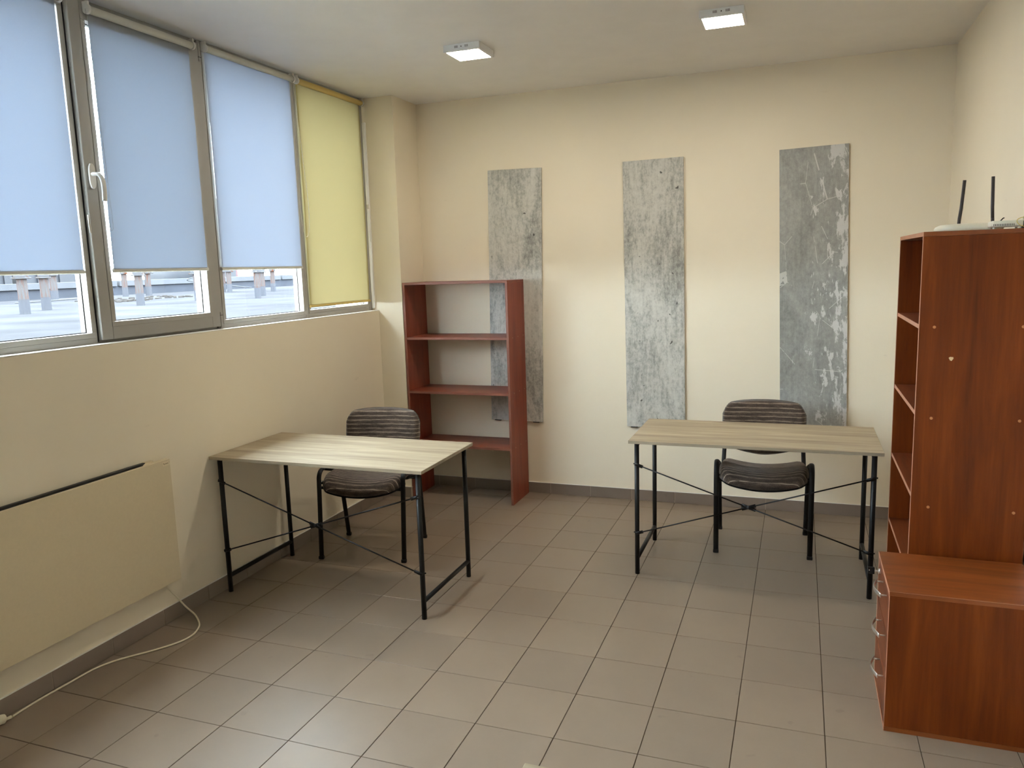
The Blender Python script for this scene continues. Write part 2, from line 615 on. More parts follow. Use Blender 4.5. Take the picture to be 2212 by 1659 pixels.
def beads(parent, gy0, gy1, gz0, gz1, xa, xb, w=0.022):
    box('glazing_bead', 'pvc_in', parent, xa, xb, gy0 - w, gy1 + w, gz0 - w, gz0, 0.001)
    box('glazing_bead', 'pvc_in', parent, xa, xb, gy0 - w, gy1 + w, gz1, gz1 + w, 0.001)
    box('glazing_bead', 'pvc_in', parent, xa, xb, gy0 - w, gy0, gz0 + 0.0006, gz1 - 0.0006, 0.001)
    box('glazing_bead', 'pvc_in', parent, xa, xb, gy1, gy1 + w, gz0 + 0.0006, gz1 - 0.0006, 0.001)


def fixed_window(n, y0, y1, gy0, gy1, gz0, gz1, lab):
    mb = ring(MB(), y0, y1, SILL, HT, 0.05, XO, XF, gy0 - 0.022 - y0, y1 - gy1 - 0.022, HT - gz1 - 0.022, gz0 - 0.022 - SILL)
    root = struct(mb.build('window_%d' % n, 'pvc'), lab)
    beads(root, gy0, gy1, gz0, gz1, XG + 0.006, XF + 0.003)
    box('pane', 'glass', root, XG, XG + 0.004, gy0 - 0.02, gy1 + 0.02, gz0 - 0.02, gz1 + 0.02)
    ring(MB(), gy0 - 0.004, gy1 + 0.004, gz0 - 0.004, gz1 + 0.004, 0.008, XG + 0.0042, XG + 0.0058, b=0).build('gasket', 'gasket', root)
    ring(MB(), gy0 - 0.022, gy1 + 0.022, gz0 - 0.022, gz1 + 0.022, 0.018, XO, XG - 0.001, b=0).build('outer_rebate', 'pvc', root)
    return root


fixed_window(5, WY0, -0.87, WY0 + 0.055, -0.925, 1.437, 2.80, None)  # unseen guessed window, added without a blind to supply daylight from the camera side
fixed_window(1, -0.87, 0.150, -0.80, 0.122, 1.437, 2.80, 'fixed white window pane with a roller blind, left of the opening sash')
fixed_window(3, 0.935, 1.727, 0.981, 1.690, 1.434, 2.815, 'fixed white window pane right of the opening sash')
fixed_window(4, 1.727, COLY - 0.001, 1.766, 2.462, 1.438, 2.815, 'narrow fixed window pane behind the yellow blind')

# opening sash
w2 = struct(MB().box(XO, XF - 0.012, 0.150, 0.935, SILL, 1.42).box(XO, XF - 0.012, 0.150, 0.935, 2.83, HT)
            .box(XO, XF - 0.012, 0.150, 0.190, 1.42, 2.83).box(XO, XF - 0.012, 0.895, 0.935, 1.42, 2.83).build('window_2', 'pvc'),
            'white tilt and turn window sash with a lever handle')
MB().box(XF - 0.011, XF - 0.002, 0.1515, 0.1575, 1.395, 2.85).box(XF - 0.011, XF - 0.004, 0.918, 0.9335, 1.395, 2.85).build('seal', 'gasket', w2)
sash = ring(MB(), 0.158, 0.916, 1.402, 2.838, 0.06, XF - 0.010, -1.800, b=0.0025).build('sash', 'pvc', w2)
gy0, gy1, gz0, gz1 = 0.240, 0.841, 1.480, 2.765
beads(sash, gy0, gy1, gz0, gz1, XG + 0.016, -1.7985)
box('pane', 'glass', sash, XG + 0.010, XG + 0.014, gy0 - 0.02, gy1 + 0.02, gz0 - 0.02, gz1 + 0.02)
ring(MB(), gy0 - 0.004, gy1 + 0.004, gz0 - 0.004, gz1 + 0.004, 0.008, XG + 0.0142, XG + 0.0158, b=0).build('gasket', 'gasket', sash)
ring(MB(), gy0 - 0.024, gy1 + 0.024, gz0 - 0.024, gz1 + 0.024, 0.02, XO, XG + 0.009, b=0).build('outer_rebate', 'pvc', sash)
# handle with oval rosette and down-turned lever
hy, hz = 0.188, 2.112
ro = MB()
prof = []
for k in range(24):
    a = 2 * PI * k / 24
    prof.append((hy + 0.0155 * math.cos(a), hz + 0.054 * math.copysign(abs(math.sin(a)) ** 0.6, math.sin(a)) + 0.018 * 0))
ro.prism(prof, -1.7995, -1.789, 'x')
hd = ro.build('handle', 'white_plastic', w2)
lev = [(-1.790, hy, hz + 0.008), (-1.772, hy, hz + 0.008), (-1.758, hy + 0.004, hz + 0.004), (-1.748, hy + 0.008, hz - 0.012),
       (-1.743, hy + 0.009, hz - 0.040), (-1.743, hy + 0.009, hz - 0.075), (-1.746, hy + 0.009, hz - 0.108)]
MB().tube(smooth_path(lev, 5), 0.0115, 0.0085, 10, ref=(0, 1, 0.02)).build('lever', 'white_plastic', hd)
# hinges
for z0, z1, zc in ((2.752, 2.838, 2.770), (1.395, 1.478, 1.462)):
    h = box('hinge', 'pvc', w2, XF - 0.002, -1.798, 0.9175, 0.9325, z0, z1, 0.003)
    MB().box(-1.8205, -1.7972, 0.9160, 0.9340, zc - 0.0012, zc + 0.0012).build('hinge_gap', 'gasket', h)
# sill strip and the filled joint beside the column
struct(box('trim_1', 'foam', None, XF - 0.0, XL + 0.001, WY0, COLY, SILL, SILL + 0.004, 0.001), 'white edge strip along the window sill')
struct(box('trim_2', 'foam', None, XF + 0.0005, XF + 0.030, COLY - 0.012, COLY - 0.0005, 1.40, 2.70, 0.004), 'white filler strip between window frame and column')

# ------------------------------------------------------------------ roller blinds


def bead_chain(mb, pts, step=0.0062, r=0.0021):
    pts = [Vector(p) for p in pts]
    acc = 0.0
    for a, b in zip(pts[:-1], pts[1:]):
        L = (b - a).length
        d = acc
        while d < L:
            p = a + (b - a) * (d / L)
            vs_ = [p + Vector(q) * r for q in ((1, 0, 0), (-1, 0, 0), (0, 1, 0), (0, -1, 0), (0, 0, 1), (0, 0, -1))]
            mb.add(vs_, [(0, 2, 4), (2, 1, 4), (1, 3, 4), (3, 0, 4), (2, 0, 5), (1, 2, 5), (3, 1, 5), (0, 3, 5)], True)
            d += step
        acc = d - L
    mb.tube(pts, 0.0006, n=4, caps=False)
    return mb


def blind(label, y0, y1, zb, x, fab, bar, ztop=2.822, rod=0.017):
    t = thing('roller_blind', label, 'blind', (x, (y0 + y1) / 2, zb), 0, 'roller blinds on the window')
    h = (y1 - y0) / 2
    Z = ztop - zb
    mb = MB()
    nz = 24
    vs_, fs = [], []
    for i in range(nz + 1):
        z = 0.010 + (Z - 0.010) * i / nz
        bow = 0.002 * math.sin(PI * i / nz)
        vs_ += [(bow, -h, z), (bow * 1.3, 0, z), (bow, h, z)]
        if i:
            a = 3 * (i - 1)
            fs += [(a, a + 1, a + 4, a + 3), (a + 1, a + 2, a + 5, a + 4)]
    mb.add(vs_, fs, True)
    mb.build('fabric', fab, t, fix=False)
    poly = arc(0.0, 0.0, 0.0075, -PI / 2, PI / 2, 6) + [(-0.003, 0.012), (-0.006, 0.006), (-0.006, -0.006)]
    MB().prism([(a, b + 0.008) for a, b in poly], -h - 0.003, h + 0.003, 'y').build('bottom_bar', bar, t)
    MB().tube([(0.014, -h - 0.004, Z), (0.014, h + 0.004, Z)], rod, n=18).build('roller', bar, t)
    for sgn in (-1, 1):
        yy = sgn * (h + 0.011)
        b = MB().tube([(0.014, yy - 0.006, Z), (0.014, yy + 0.006, Z)], 0.0205, n=18).build('end_cap', 'white_plastic', t)
        MB().box(-0.006, 0.024, yy - 0.005, yy + 0.005, Z, Z + 0.032).build('bracket', 'white_plastic', b)
    return t


b1 = blind('pale blue-white roller blind at the left edge, half lowered on the fixed pane', -0.825, 0.108, 1.695, -1.811, 'blind_w', 'bar_w')
b2 = blind('grey-blue roller blind hung on the opening sash with the lever handle', 0.247, 0.838, 1.697, -1.790, 'blind_s', 'bar_w', 2.805)
b3 = blind('white roller blind half lowered between the opening sash and the yellow blind', 0.971, 1.690, 1.697, -1.811, 'blind_w', 'bar_w')
b4 = blind('yellow roller blind lowered to the sill beside the corner column', 1.752, 2.480, 1.452, -1.811, 'blind_y', 'bar_y')



def local(o, pts):
    return [Vector(p) - o.location for p in pts]


bead_chain(MB(), local(b1, [(-1.785, 0.128, 2.82), (-1.783, 0.130, 2.35), (-1.784, 0.138, 1.90)])).build('bead_chain', 'chain', b1)
MB().tube(local(b1, [(-1.784, 0.138, 1.945), (-1.784, 0.140, 1.868)]), 0.0038, n=8).build('chain_weight', 'clear', b1)
loop = [(-1.770, 0.206, 2.80), (-1.768, 0.216, 2.30), (-1.767, 0.226, 1.95)] + \
       [(-1.766, 0.237 + 0.010 * math.sin(a), 1.897 - 0.016 * math.cos(a)) for a in [(-PI / 2) + PI * k / 8 for k in range(9)]] + \
       [(-1.766, 0.246, 1.95), (-1.767, 0.238, 2.30), (-1.769, 0.222, 2.80)]
bead_chain(MB(), local(b2, loop)).build('bead_chain', 'chain', b2)
lp = [(-1.785, 1.675, 2.81), (-1.78, 1.660, 2.35), (-1.772, 1.655, 2.10), (-1.768, 1.665, 1.95), (-1.766, 1.685, 1.895), (-1.766, 1.712, 1.90),
      (-1.768, 1.735, 1.97), (-1.772, 1.745, 2.12), (-1.78, 1.728, 2.38), (-1.786, 1.690, 2.81)]
MB().tube(smooth_path(local(b3, lp), 8), 0.0013, n=6).build('pull_cord', 'clear', b3)
lp4 = [(-1.786, 2.468, 2.81), (-1.784, 2.478, 2.30), (-1.782, 2.480, 2.02), (-1.781, 2.488, 1.875), (-1.781, 2.495, 2.0), (-1.783, 2.486, 2.30), (-1.785, 2.474, 2.81)]
MB().tube(smooth_path(local(b4, lp4), 8), 0.0013, n=6).build('pull_cord', 'clear', b4)
MB().tube(local(b4, [(-1.790, 2.490, 2.135), (-1.786, 2.490, 2.105)]), 0.008, n=10).build('cord_clip', 'clear', b4)

# ------------------------------------------------------------------ ceiling lamps


def lamp(x, y, label):
    t = thing('ceiling_lamp', label, 'lamp', (x, y, ZC), 0, 'square ceiling lamps')
    H, h = 0.105, 0.037
    b = MB()
    b.box(-H, H, -H, H, -0.030, 0.0, 0.0015)
    b.box(-H, -0.093, -H, H, -h, -0.0295).box(0.093, H, -H, H, -h, -0.0295).box(-0.093, 0.093, -H, -0.093, -h, -0.0295).box(-0.093, 0.093, 0.093, H, -h, -0.0295)
    b.build('body', 'led_body', t)
    box('diffuser', 'led', t, -0.0925, 0.0925, -0.0925, 0.0925, -0.0365, -0.0305)
    for c in (-0.030, 0.030):
        v = MB()
        for k in range(4):
            xx = c + (k - 1.5) * 0.0052
            v.box(xx - 0.0012, xx + 0.0012, -H - 0.0004, -H + 0.0008, -0.021, -0.009)
        v.build('vent_slots', 'slot', t)
    MB().tube([(0, -H - 0.0006, -0.0155), (0, -H + 0.0008, -0.0155)], 0.0032, n=8).build('screw', 'slot', t)
    return t


lamp(-0.643, 1.703, 'lit square ceiling lamp on the left, nearer the windows')
lamp(0.708, 1.714, 'lit square ceiling lamp on the right, at the top of the picture')

# ------------------------------------------------------------------ tables


def table(label, x, y, first=None):
    """1.2 x 0.6 folding-frame table, centre of the top at x, y"""
    t = thing('work_table', label, 'table', (x, y, 0), 0, 'oak topped work tables')
    zt = 0.745
    top = box('tabletop', 'oak_x', t, -0.613, 0.613, -0.305, 0.305, zt - 0.0165, zt, 0.0008)
    MB().box(-0.6135, 0.6135, -0.3056, -0.3050, zt - 0.0158, zt - 0.0008).box(-0.6135, 0.6135, 0.3050, 0.3056, zt - 0.0158, zt - 0.0008) \
        .box(-0.6136, -0.6130, -0.305, 0.305, zt - 0.0158, zt - 0.0008).box(0.6130, 0.6136, -0.305, 0.305, zt - 0.0158, zt - 0.0008).build('edge_band', 'oak_e', top)
    LX, LY = 0.575, 0.270
    for sx in (-1, 1):
        for sy in (-1, 1):
            MB().tube([(sx * LX, sy * LY, 0.0), (sx * LX, sy * LY, zt - 0.018)], 0.0125, n=14).build('leg', 'black', t)
        MB().tube([(sx * LX, -LY, 0.088), (sx * LX, LY, 0.088)], 0.0115, n=12).build('foot_rail', 'black', t)
        MB().box(sx * LX - 0.0125, sx * LX + 0.0125, -LY, LY, zt - 0.030, zt - 0.0170).build('top_rail', 'black', t)
    yb = -LY - 0.002
    cz = 0.422
    for k, (sx, sz) in enumerate(((-1, 1), (-1, -1), (1, 1), (1, -1))):
        e = Vector((sx * LX, yb - 0.012, cz + sz * 0.190))
        c = Vector((0, yb - 0.012 + (0.002 if sx * sz > 0 else -0.002), cz))
        d = (c - e).normalized()
        br = MB().tube([e + d * 0.03, c - d * 0.026], 0.0036, n=8)
        br.build('brace', 'black', t)
        fl = MB().tube([e - d * 0.008, e + d * 0.012, e + d * 0.034], 0.0105, 0.0035, 8, ref=(0, 0, 1)) if False else None
        pl = MB().tube([e - d * 0.009, e + d * 0.010, e + d * 0.036], 0.0085, 0.003, 8, ref=Vector((0, 1, 0)).cross(d))
        pl.build('brace_end', 'black', t)
        MB().tube([c - d * 0.036, c - d * 0.012, c + d * 0.010], 0.0090, 0.003, 8, ref=Vector((0, 1, 0)).cross(d)).build('brace_end', 'black', t)
        MB().tube([(e.x, yb - 0.018, e.z), (e.x, yb + 0.006, e.z)], 0.0042, n=8).build('bolt', 'black', t)
        MB().tube([(e.x + sx * 0.0, yb + 0.004, e.z), (e.x + sx * 0.018, yb + 0.004, e.z)], 0.004, n=8).build('bolt', 'black', t)
    MB().tube([(0, yb - 0.019, cz), (0, yb - 0.005, cz)], 0.0042, n=8).build('bolt', 'black', t)
    return t


table('oak topped table with black crossed frame by the heater and left wall', -1.149, 1.000)
table('oak topped table with black crossed frame beside the brown bookcase on the right', 0.873, 1.836)
table('corner of a pale oak tabletop at the bottom edge of the picture', 1.240, -1.480)

# ------------------------------------------------------------------ chairs


def pillow(mb, nx, ny, fn):
    """closed cushion from fn(u, v, side) over a square grid, u, v in -1..1, side 0 front / 1 back"""
    off = len(mb.v)
    vs_, fs = [], []
    for side in (0, 1):
        for i in range(nx + 1):
            for j in range(ny + 1):
                vs_.append(fn(-1 + 2 * i / nx, -1 + 2 * j / ny, side))
    n1 = (nx + 1) * (ny + 1)
    idx = lambda s_, i, j: s_ * n1 + i * (ny + 1) + j
    for i in range(nx):
        for j in range(ny):
            fs.append((idx(0, i, j), idx(0, i + 1, j), idx(0, i + 1, j + 1), idx(0, i, j + 1)))
            fs.append((idx(1, i, j), idx(1, i, j + 1), idx(1, i + 1, j + 1), idx(1, i + 1, j)))
    mb.add(vs_, fs, True)
    return mb


def squircle(u, v):
    """square grid -> rounded square"""
    x = u * math.sqrt(max(0, 1 - 0.42 * v * v))
    y = v * math.sqrt(max(0, 1 - 0.42 * u * u))
    k = 1.0 / math.sqrt(1 - 0.0)
    return x * k, y * k


def ease(t, k=0.30):
    """0 at the rim, 1 inside"""
    t = max(0.0, min(1.0, t / k))
    return math.sqrt(1 - (1 - t) ** 2)


def chair_meshes():
    out = {}

    # backrest, local origin at chair floor centre, faces -Y
    def bpos(u, v):
        a, b = u, v
        x = 0.244 * a * (1 - 0.10 * max(0, -b) ** 2)
        c = abs(a)
        top = 0.819 - 0.026 * c ** 2.4 - 0.060 * max(0, (c - 0.76) / 0.24) ** 2.4
        bot = 0.482 + 0.055 * c ** 1.8 + 0.05 * max(0, (c - 0.74) / 0.26) ** 2
        z = bot + (top - bot) * (b + 1) / 2
        y = 0.262 + 0.16 * (z - 0.62) - 0.036 * a * a + 0.010
        return Vector((x, y, z))

    def back(front_t, back_t):
        def fn(u, v, side):
            p = bpos(u, v)
            e = ease((1 - abs(u)) * 1.15, 0.26) * ease((1 - abs(v)) * 0.85, 0.22)
            t = (-front_t if side == 0 else back_t) * e
            return (p.x, p.y + t, p.z)
        return fn
    out['backrest'] = (pillow(MB(), 30, 24, back(0.038, 0.002)), 'fab_b')
    out['back_shell'] = (pillow(MB(), 24, 20, lambda u, v, s_: (lambda q: (q[0], q[1] + 0.008, q[2]))(back(0.006, 0.012)(u * 0.985, v * 0.985, s_))), 'black_p')

    # seat
    def spos(u, v):
        b = v                       # -1 front .. 1 rear
        hw = 0.246 - 0.012 * max(0, b) ** 2
        x = hw * u
        c = abs(u)
        yf = -0.240 + 0.022 * c ** 2 + 0.075 * max(0, (c - 0.70) / 0.30) ** 2.2
        yr = 0.195 - 0.02 * c ** 2 - 0.05 * max(0, (c - 0.75) / 0.25) ** 2
        y = yf + (yr - yf) * (b + 1) / 2
        z = 0.428 + 0.042 * u * u - 0.034 * max(0, (-0.40 - b) / 0.60) ** 2 - 0.022 * max(0, b)
        return Vector((x, y, z))

    def seat(tt, bt):
        def fn(u, v, side):
            p = spos(u, v)
            e = ease((1 - abs(u)) * 1.05, 0.24) * ease((1 - abs(v)) * 0.95, 0.24)
            return (p.x, p.y, p.z + (tt if side == 0 else -bt) * e)
        return fn
    out['seat'] = (pillow(MB(), 30, 26, seat(0.040, 0.006)), 'fab_s')
    out['seat_shell'] = (pillow(MB(), 24, 20, lambda u, v, s_: (lambda q: (q[0], q[1], q[2] - 0.007))(seat(0.002, 0.014)(u * 0.985, v * 0.985, s_))), 'black_p')
    return out


CH = chair_meshes()
CHM = {}
for k, (mb_, mt) in CH.items():
    me = mb_.mesh(k)
    me.materials.append(M[mt])
    CHM[k] = me


def chair(label, x, y, rz):
    t = thing('visitor_chair', label, 'chair', (x, y, 0), rz, 'upholstered visitor chairs')
    for k in ('seat', 'seat_shell', 'backrest', 'back_shell'):
        link(k, CHM[k], t)
    X = 0.257
    for sx in (-1, 1):
        # front leg runs up into the bend; the rail slopes down to the rear leg
        fl = [(sx * 0.254, -0.205, 0.0), (sx * X, -0.168, 0.42)] + \
             [(sx * X, -0.165 + 0.055 - 0.055 * math.cos(a), 0.466 + 0.055 * math.sin(a)) for a in [PI / 2 * 1.12 * k / 8 for k in range(1, 9)]]
        MB().tube(fl, 0.0145, 0.0085, 12, ref=(1, 0, 0)).build('leg', 'black', t)
        st = Vector(fl[-1])
        rl = [tuple(st), (sx * X, -0.02, 0.495), (sx * X, 0.115, 0.454)]
        MB().tube(rl, 0.0145, 0.0085, 12, ref=(1, 0, 0)).build('seat_rail', 'black', t)
        bl = [(sx * X, 0.085, 0.4635), (sx * X, 0.122, 0.447), (sx * X, 0.138, 0.415), (sx * (X - 0.001), 0.150, 0.36), (sx * 0.252, 0.208, 0.0)]
        MB().tube(smooth_path(bl, 4), 0.0145, 0.0085, 12, ref=(1, 0, 0)).build('leg', 'black', t)
        upr = [(sx * 0.2325, -0.03, 0.452), (sx * 0.2325, 0.12, 0.425), (sx * 0.2325, 0.182, 0.428), (sx * 0.2315, 0.215, 0.470), (sx * 0.226, 0.242, 0.56), (sx * 0.205, 0.285, 0.70)]
        MB().tube(smooth_path(upr, 5), 0.0125, 0.0075, 12, ref=(1, 0, 0)).build('back_upright', 'black', t)
        MB().box(min(sx * 0.228, sx * X), max(sx * 0.228, sx * X), -0.150, -0.120, 0.440, 0.452).build('bracket', 'black', t)
        MB().tube([(sx * 0.2485, -0.150, 0.452), (sx * 0.2485, -0.150, 0.4565)], 0.005, n=8).build('screw', 'chrome', t)
        for fy, fx in ((-0.205, 0.254), (0.208, 0.252)):
            MB().box(sx * fx - 0.0155, sx * fx + 0.0155, fy - 0.0105, fy + 0.0105, 0.0, 0.020, 0.003).build('foot_cap', 'black_p', t)
    MB().tube([(-0.255, -0.15, 0.418), (0.255, -0.15, 0.418)], 0.009, n=10).build('crossbar', 'black', t)
    MB().tube([(-0.255, 0.135, 0.412), (0.255, 0.135, 0.412)], 0.009, n=10).build('crossbar', 'black', t)
    return t


chair('brown striped chair with black legs behind the left table', -1.301, 1.513, math.radians(9.6))
chair('brown striped chair with black legs behind the right table', 0.915, 2.212, math.radians(2.6))

# ------------------------------------------------------------------ left bookcase (mahogany, no back)
bx0, bx1, by0, by1, bh = -1.570, -0.772, 2.530, 2.866, 1.580
bc = thing('bookcase', 'dark red-brown open bookcase without a back standing by the corner column', 'bookcase', ((bx0 + bx1) / 2, (by0 + by1) / 2, 0), 0)
hw, hd_ = (bx1 - bx0) / 2, (by1 - by0) / 2
tk = 0.016
for sx in (-1, 1):
    xa = -hw if sx < 0 else hw - tk
    p = box('side_panel', 'mah_z', bc, xa, xa + tk, -hd_ + 0.0008, hd_, 0, bh - tk - 0.0005)
    box('edge_band', 'mah_e', p, xa, xa + tk, -hd_, -hd_ + 0.0008, 0, bh - tk - 0.0005)
    if sx > 0:
        for zz in (1.182, 0.792, 0.402):
            for yy in (-0.09, 0.02, 0.13):
                MB().tube([(hw - 0.0005, yy, zz), (hw + 0.0012, yy, zz)], 0.0035, n=8).build('screw_cap', 'dowel', p)
p = box('top_panel', 'mah_x', bc, -hw, hw, -hd_ + 0.0008, hd_, bh - tk, bh)
box('edge_band', 'mah_e', p, -hw, hw, -hd_, -hd_ + 0.0008, bh - tk, bh)
for zt in (1.190, 0.800, 0.410):
    p = box('shelf', 'mah_x', bc, -hw + tk, hw - tk, -hd_ + 0.0028, hd_, zt - tk, zt)
    box('edge_band', 'mah_e', p, -hw + tk, hw - tk, -hd_ + 0.002, -hd_ + 0.0028, zt - tk, zt)

# ------------------------------------------------------------------ right bookcase (walnut), open towards -X
rx0, rx1, ry0, ry1, rh = 1.516, 1.902, 0.835, 1.560, 1.752
rb = thing('bookcase', 'tall walnut bookcase against the right wall with its plain side facing the room', 'bookcase', ((rx0 + rx1) / 2, (ry0 + ry1) / 2, 0), 0)
hw, hd_ = (rx1 - rx0) / 2, (ry1 - ry0) / 2
for sy in (-1, 1):
    ya = -hd_ if sy < 0 else hd_ - tk
    p = box('side_panel', 'wal_z', rb, -hw + 0.0008, hw, ya, ya + tk, 0, rh - tk - 0.0005)
    box('edge_band', 'wal_e', p, -hw, -hw + 0.0008, ya, ya + tk, 0, rh - tk - 0.0005)
    if sy < 0:
        for (xx, zz) in ((1.567, 1.400), (1.853, 1.401), (1.572, 1.053), (1.861, 1.054), (1.577, 0.703), (1.862, 0.703)):
            xl_ = xx - (rx0 + rx1) / 2
            MB().tube([(xl_, -hd_ + 0.0005, zz), (xl_, -hd_ - 0.0014, zz)], 0.0055, n=12).build('screw_cap', 'cap', p)
        xl_ = 1.628 - (rx0 + rx1) / 2
        MB().prism([(xl_ + 0.0075 * (1 + 0.2 * math.sin(3 * a)) * math.cos(a), 1.282 + 0.0075 * (1 + 0.2 * math.sin(3 * a)) * math.sin(a)) for a in [2 * PI * k / 9 for k in range(9)]],
                   -hd_ - 0.0008, -hd_ + 0.0005, 'y').build('drilled_hole', 'cap_pale', p)
p = box('top_panel', 'wal_x', rb, -hw + 0.0008, hw, -hd_ - 0.001, hd_, rh - tk, rh)
box('edge_band', 'wal_e', p, -hw, -hw + 0.0008, -hd_ - 0.001, hd_, rh - tk, rh)
for zt in (1.408, 1.075, 0.748, 0.428, 0.075):
    p = box('shelf', 'wal_y', rb, -hw + 0.003, hw - 0.004, -hd_ + tk, hd_ - tk, zt - tk, zt)
    box('edge_band', 'wal_e', p, -hw + 0.0022, -hw + 0.003, -hd_ + tk, hd_ - tk, zt - tk, zt)
box('back_panel', 'wal_z', rb, hw - 0.004, hw, -hd_ + tk, hd_ - tk, 0.01, rh - tk)

# ------------------------------------------------------------------ drawer cabinet
cx0, cx1, cy0, cy1, chh = 1.408, 1.892, 0.398, 0.795, 0.522
cb = thing('drawer_cabinet', 'low walnut drawer cabinet with chrome handles in the right corner of the picture', 'cabinet', ((cx0 + cx1) / 2, (cy0 + cy1) / 2, 0), 0)
hw, hd_ = (cx1 - cx0) / 2, (cy1 - cy0) / 2
for sy in (-1, 1):
    ya = -hd_ if sy < 0 else hd_ - tk
    p = box('side_panel', 'wal_z', cb, -hw + 0.0012, hw, ya, ya + tk, tk + 0.0006, chh - tk - 0.0006)
    box('edge_band', 'wal_e', p, -hw + 0.0002, -hw + 0.0012, ya, ya + tk, tk + 0.0006, chh - tk - 0.0006)
p = box('base_panel', 'wal_x', cb, -hw, hw, -hd_ - 0.001, hd_, 0, tk)
box('edge_band', 'wal_e', p, -hw - 0.0006, -hw, -hd_ - 0.001, hd_, 0, tk)
p = box('top_panel', 'wal_x', cb, -hw, hw, -hd_ - 0.001, hd_, chh - tk, chh)
box('edge_band', 'wal_e', p, -hw - 0.0006, -hw, -hd_ - 0.001, hd_, chh - tk, chh)
box('edge_line', 'wal_e', p, -hw, hw, -hd_ - 0.0014, -hd_ - 0.001, chh - 0.0012, chh + 0.0001)
box('back_panel', 'wal_z', cb, hw - 0.004, hw, -hd_ + tk, hd_ - tk, tk, chh - tk)
zs = [0.021, 0.182, 0.343, 0.502]
for k in range(3):
    d = box('drawer', 'wal_y', cb, -hw + 0.001, -hw + 0.017, -hd_ + tk + 0.0015, hd_ - tk - 0.0015, zs[k] + 0.0015, zs[k + 1] - 0.0025, 0.0008)
    MB().box(-hw + 0.0172, hw - 0.05, -hd_ + tk + 0.012, hd_ - tk - 0.012, zs[k] + 0.012, zs[k + 1] - 0.03).build('drawer_box', 'wal_y', d)
    hzz = (zs[k] + zs[k + 1]) / 2 + (0.035 if k == 2 else 0.045)
    hzz = [0.162, 0.318, 0.470][k]
    yc = -0.050
    hl = 0.066
    bow = [(-hw - 0.019 - 0.017 * math.cos(PI / 2 * a), yc + hl * 1.08 * a, hzz) for a in [-1 + 2 * i / 14 for i in range(15)]]
    hnd = MB().tube(bow, 0.0088, 0.0024, 8, ref=(0, 0, 1)).build('handle', 'chrome', d)
    for sgn in (-1, 1):
        MB().tube([(-hw + 0.002, yc + sgn * hl * 0.96, hzz), (-hw - 0.0205, yc + sgn * hl * 0.96, hzz)], 0.0030, n=8).build('handle_post', 'chrome', hnd)
    if k == 2:
        lk = MB().tube([(-hw + 0.001, 0.120, 0.470), (-hw - 0.006, 0.120, 0.470)], 0.0095, n=14).build('lock', 'chrome', d)
ky = thing('key', 'small key with a square black head in the top drawer lock', 'key', (cx0, 0.7165, 0.470), 0)
MB().box(-0.022, -0.0065, -0.0009, 0.0009, -0.003, 0.003).build('blade', 'chrome', ky)
kh = MB().box(-0.046, -0.020, -0.004, 0.004, -0.014, 0.014, 0.002).build('key_head', 'black_p', ky)
MB().tube([(-0.039, -0.0046, 0.002), (-0.039, 0.0046, 0.002)], 0.0022, n=8).build('key_hole', 'chrome', kh)

# ------------------------------------------------------------------ router and modem
rz0 = rh
rt_ = thing('wifi_router', 'flat cream router with two dark upright antennas on the walnut bookcase', 'router', (1.690, 1.010, rz0), 0)
poly = []
for k in range(40):
    a = 2 * PI * k / 40
    c, s_ = math.cos(a), math.sin(a)
    poly.append((0.115 * math.copysign(abs(c) ** 0.55, c), 0.078 * math.copysign(abs(s_) ** 0.55, s_)))
mb = MB()
lay = [(0.90, 0.0), (0.97, 0.004), (1.0, 0.010), (0.96, 0.019), (0.84, 0.026), (0.55, 0.029)]
n = len(poly)
vs_ = [(px * k_, py * k_, z_) for k_, z_ in lay for px, py in poly]
fs = [(i * n + k, i * n + (k + 1) % n, (i + 1) * n + (k + 1) % n, (i + 1) * n + k) for i in range(len(lay) - 1) for k in range(n)]
mb.add(vs_, fs, True)
mb.add(vs_[:n], [tuple(reversed(range(n)))])
mb.add(vs_[-n:], [tuple(range(n))])
mb.build('housing', 'router', rt_)
for (ax_, tipx, h_) in ((-0.022, 0.014, 0.178), (0.094, -0.006, 0.186)):
    an = MB().tube([(ax_, 0.068, 0.016), (ax_ + tipx * 0.15, 0.072, 0.050)], 0.0062, n=10).build('antenna', 'antenna', rt_)
    MB().tube([(ax_ + tipx * 0.12, 0.072, 0.045), (ax_ + tipx * 0.5, 0.074, h_ * 0.5), (ax_ + tipx, 0.076, h_ + 0.020)], 0.0062, 0.0042, 8, ref=(1, 0, 0)).build('blade', 'antenna', an)
on = thing('fibre_modem', 'small white vented modem box beside the router on the bookcase', 'modem', (1.786, 0.885, rz0), 0)
MB().box(-0.049, 0.049, -0.036, 0.036, 0.007, 0.030, 0.004).build('housing', 'ont', on)
sl = MB()
for k in range(13):
    xx = -0.043 + k * 0.0052
    sl.box(xx - 0.0011, xx + 0.0011, -0.0364, -0.0345, 0.011, 0.0185)
sl.build('vent_slots', 'slot', on)
for sx, sy in ((-1, -1), (1, -1), (-1, 1), (1, 1)):
    MB().tube([(sx * 0.040, sy * 0.027, 0.0), (sx * 0.040, sy * 0.027, 0.0078)], 0.0045, n=10).build('foot', 'ont', on)
MB().tube(smooth_path([(-0.018, 0.02, 0.029), (-0.012, 0.02, 0.031), (-0.004, 0.02, 0.040), (0.0, 0.02, 0.0405)], 4), 0.0020, n=6).build('status_tab', 'black_p', on)
plug = box('connector_block', 'black_p', None, 1.8385, 1.862, 0.872, 0.898, rz0, rz0 + 0.028, 0.002)
tag(plug, 'dark connector block at the right end of the white modem', 'connector')
cab = thing('fibre_cable', 'thin yellow cable looping in front of the white modem', 'cable', (1.835, 0.86, rz0), 0)
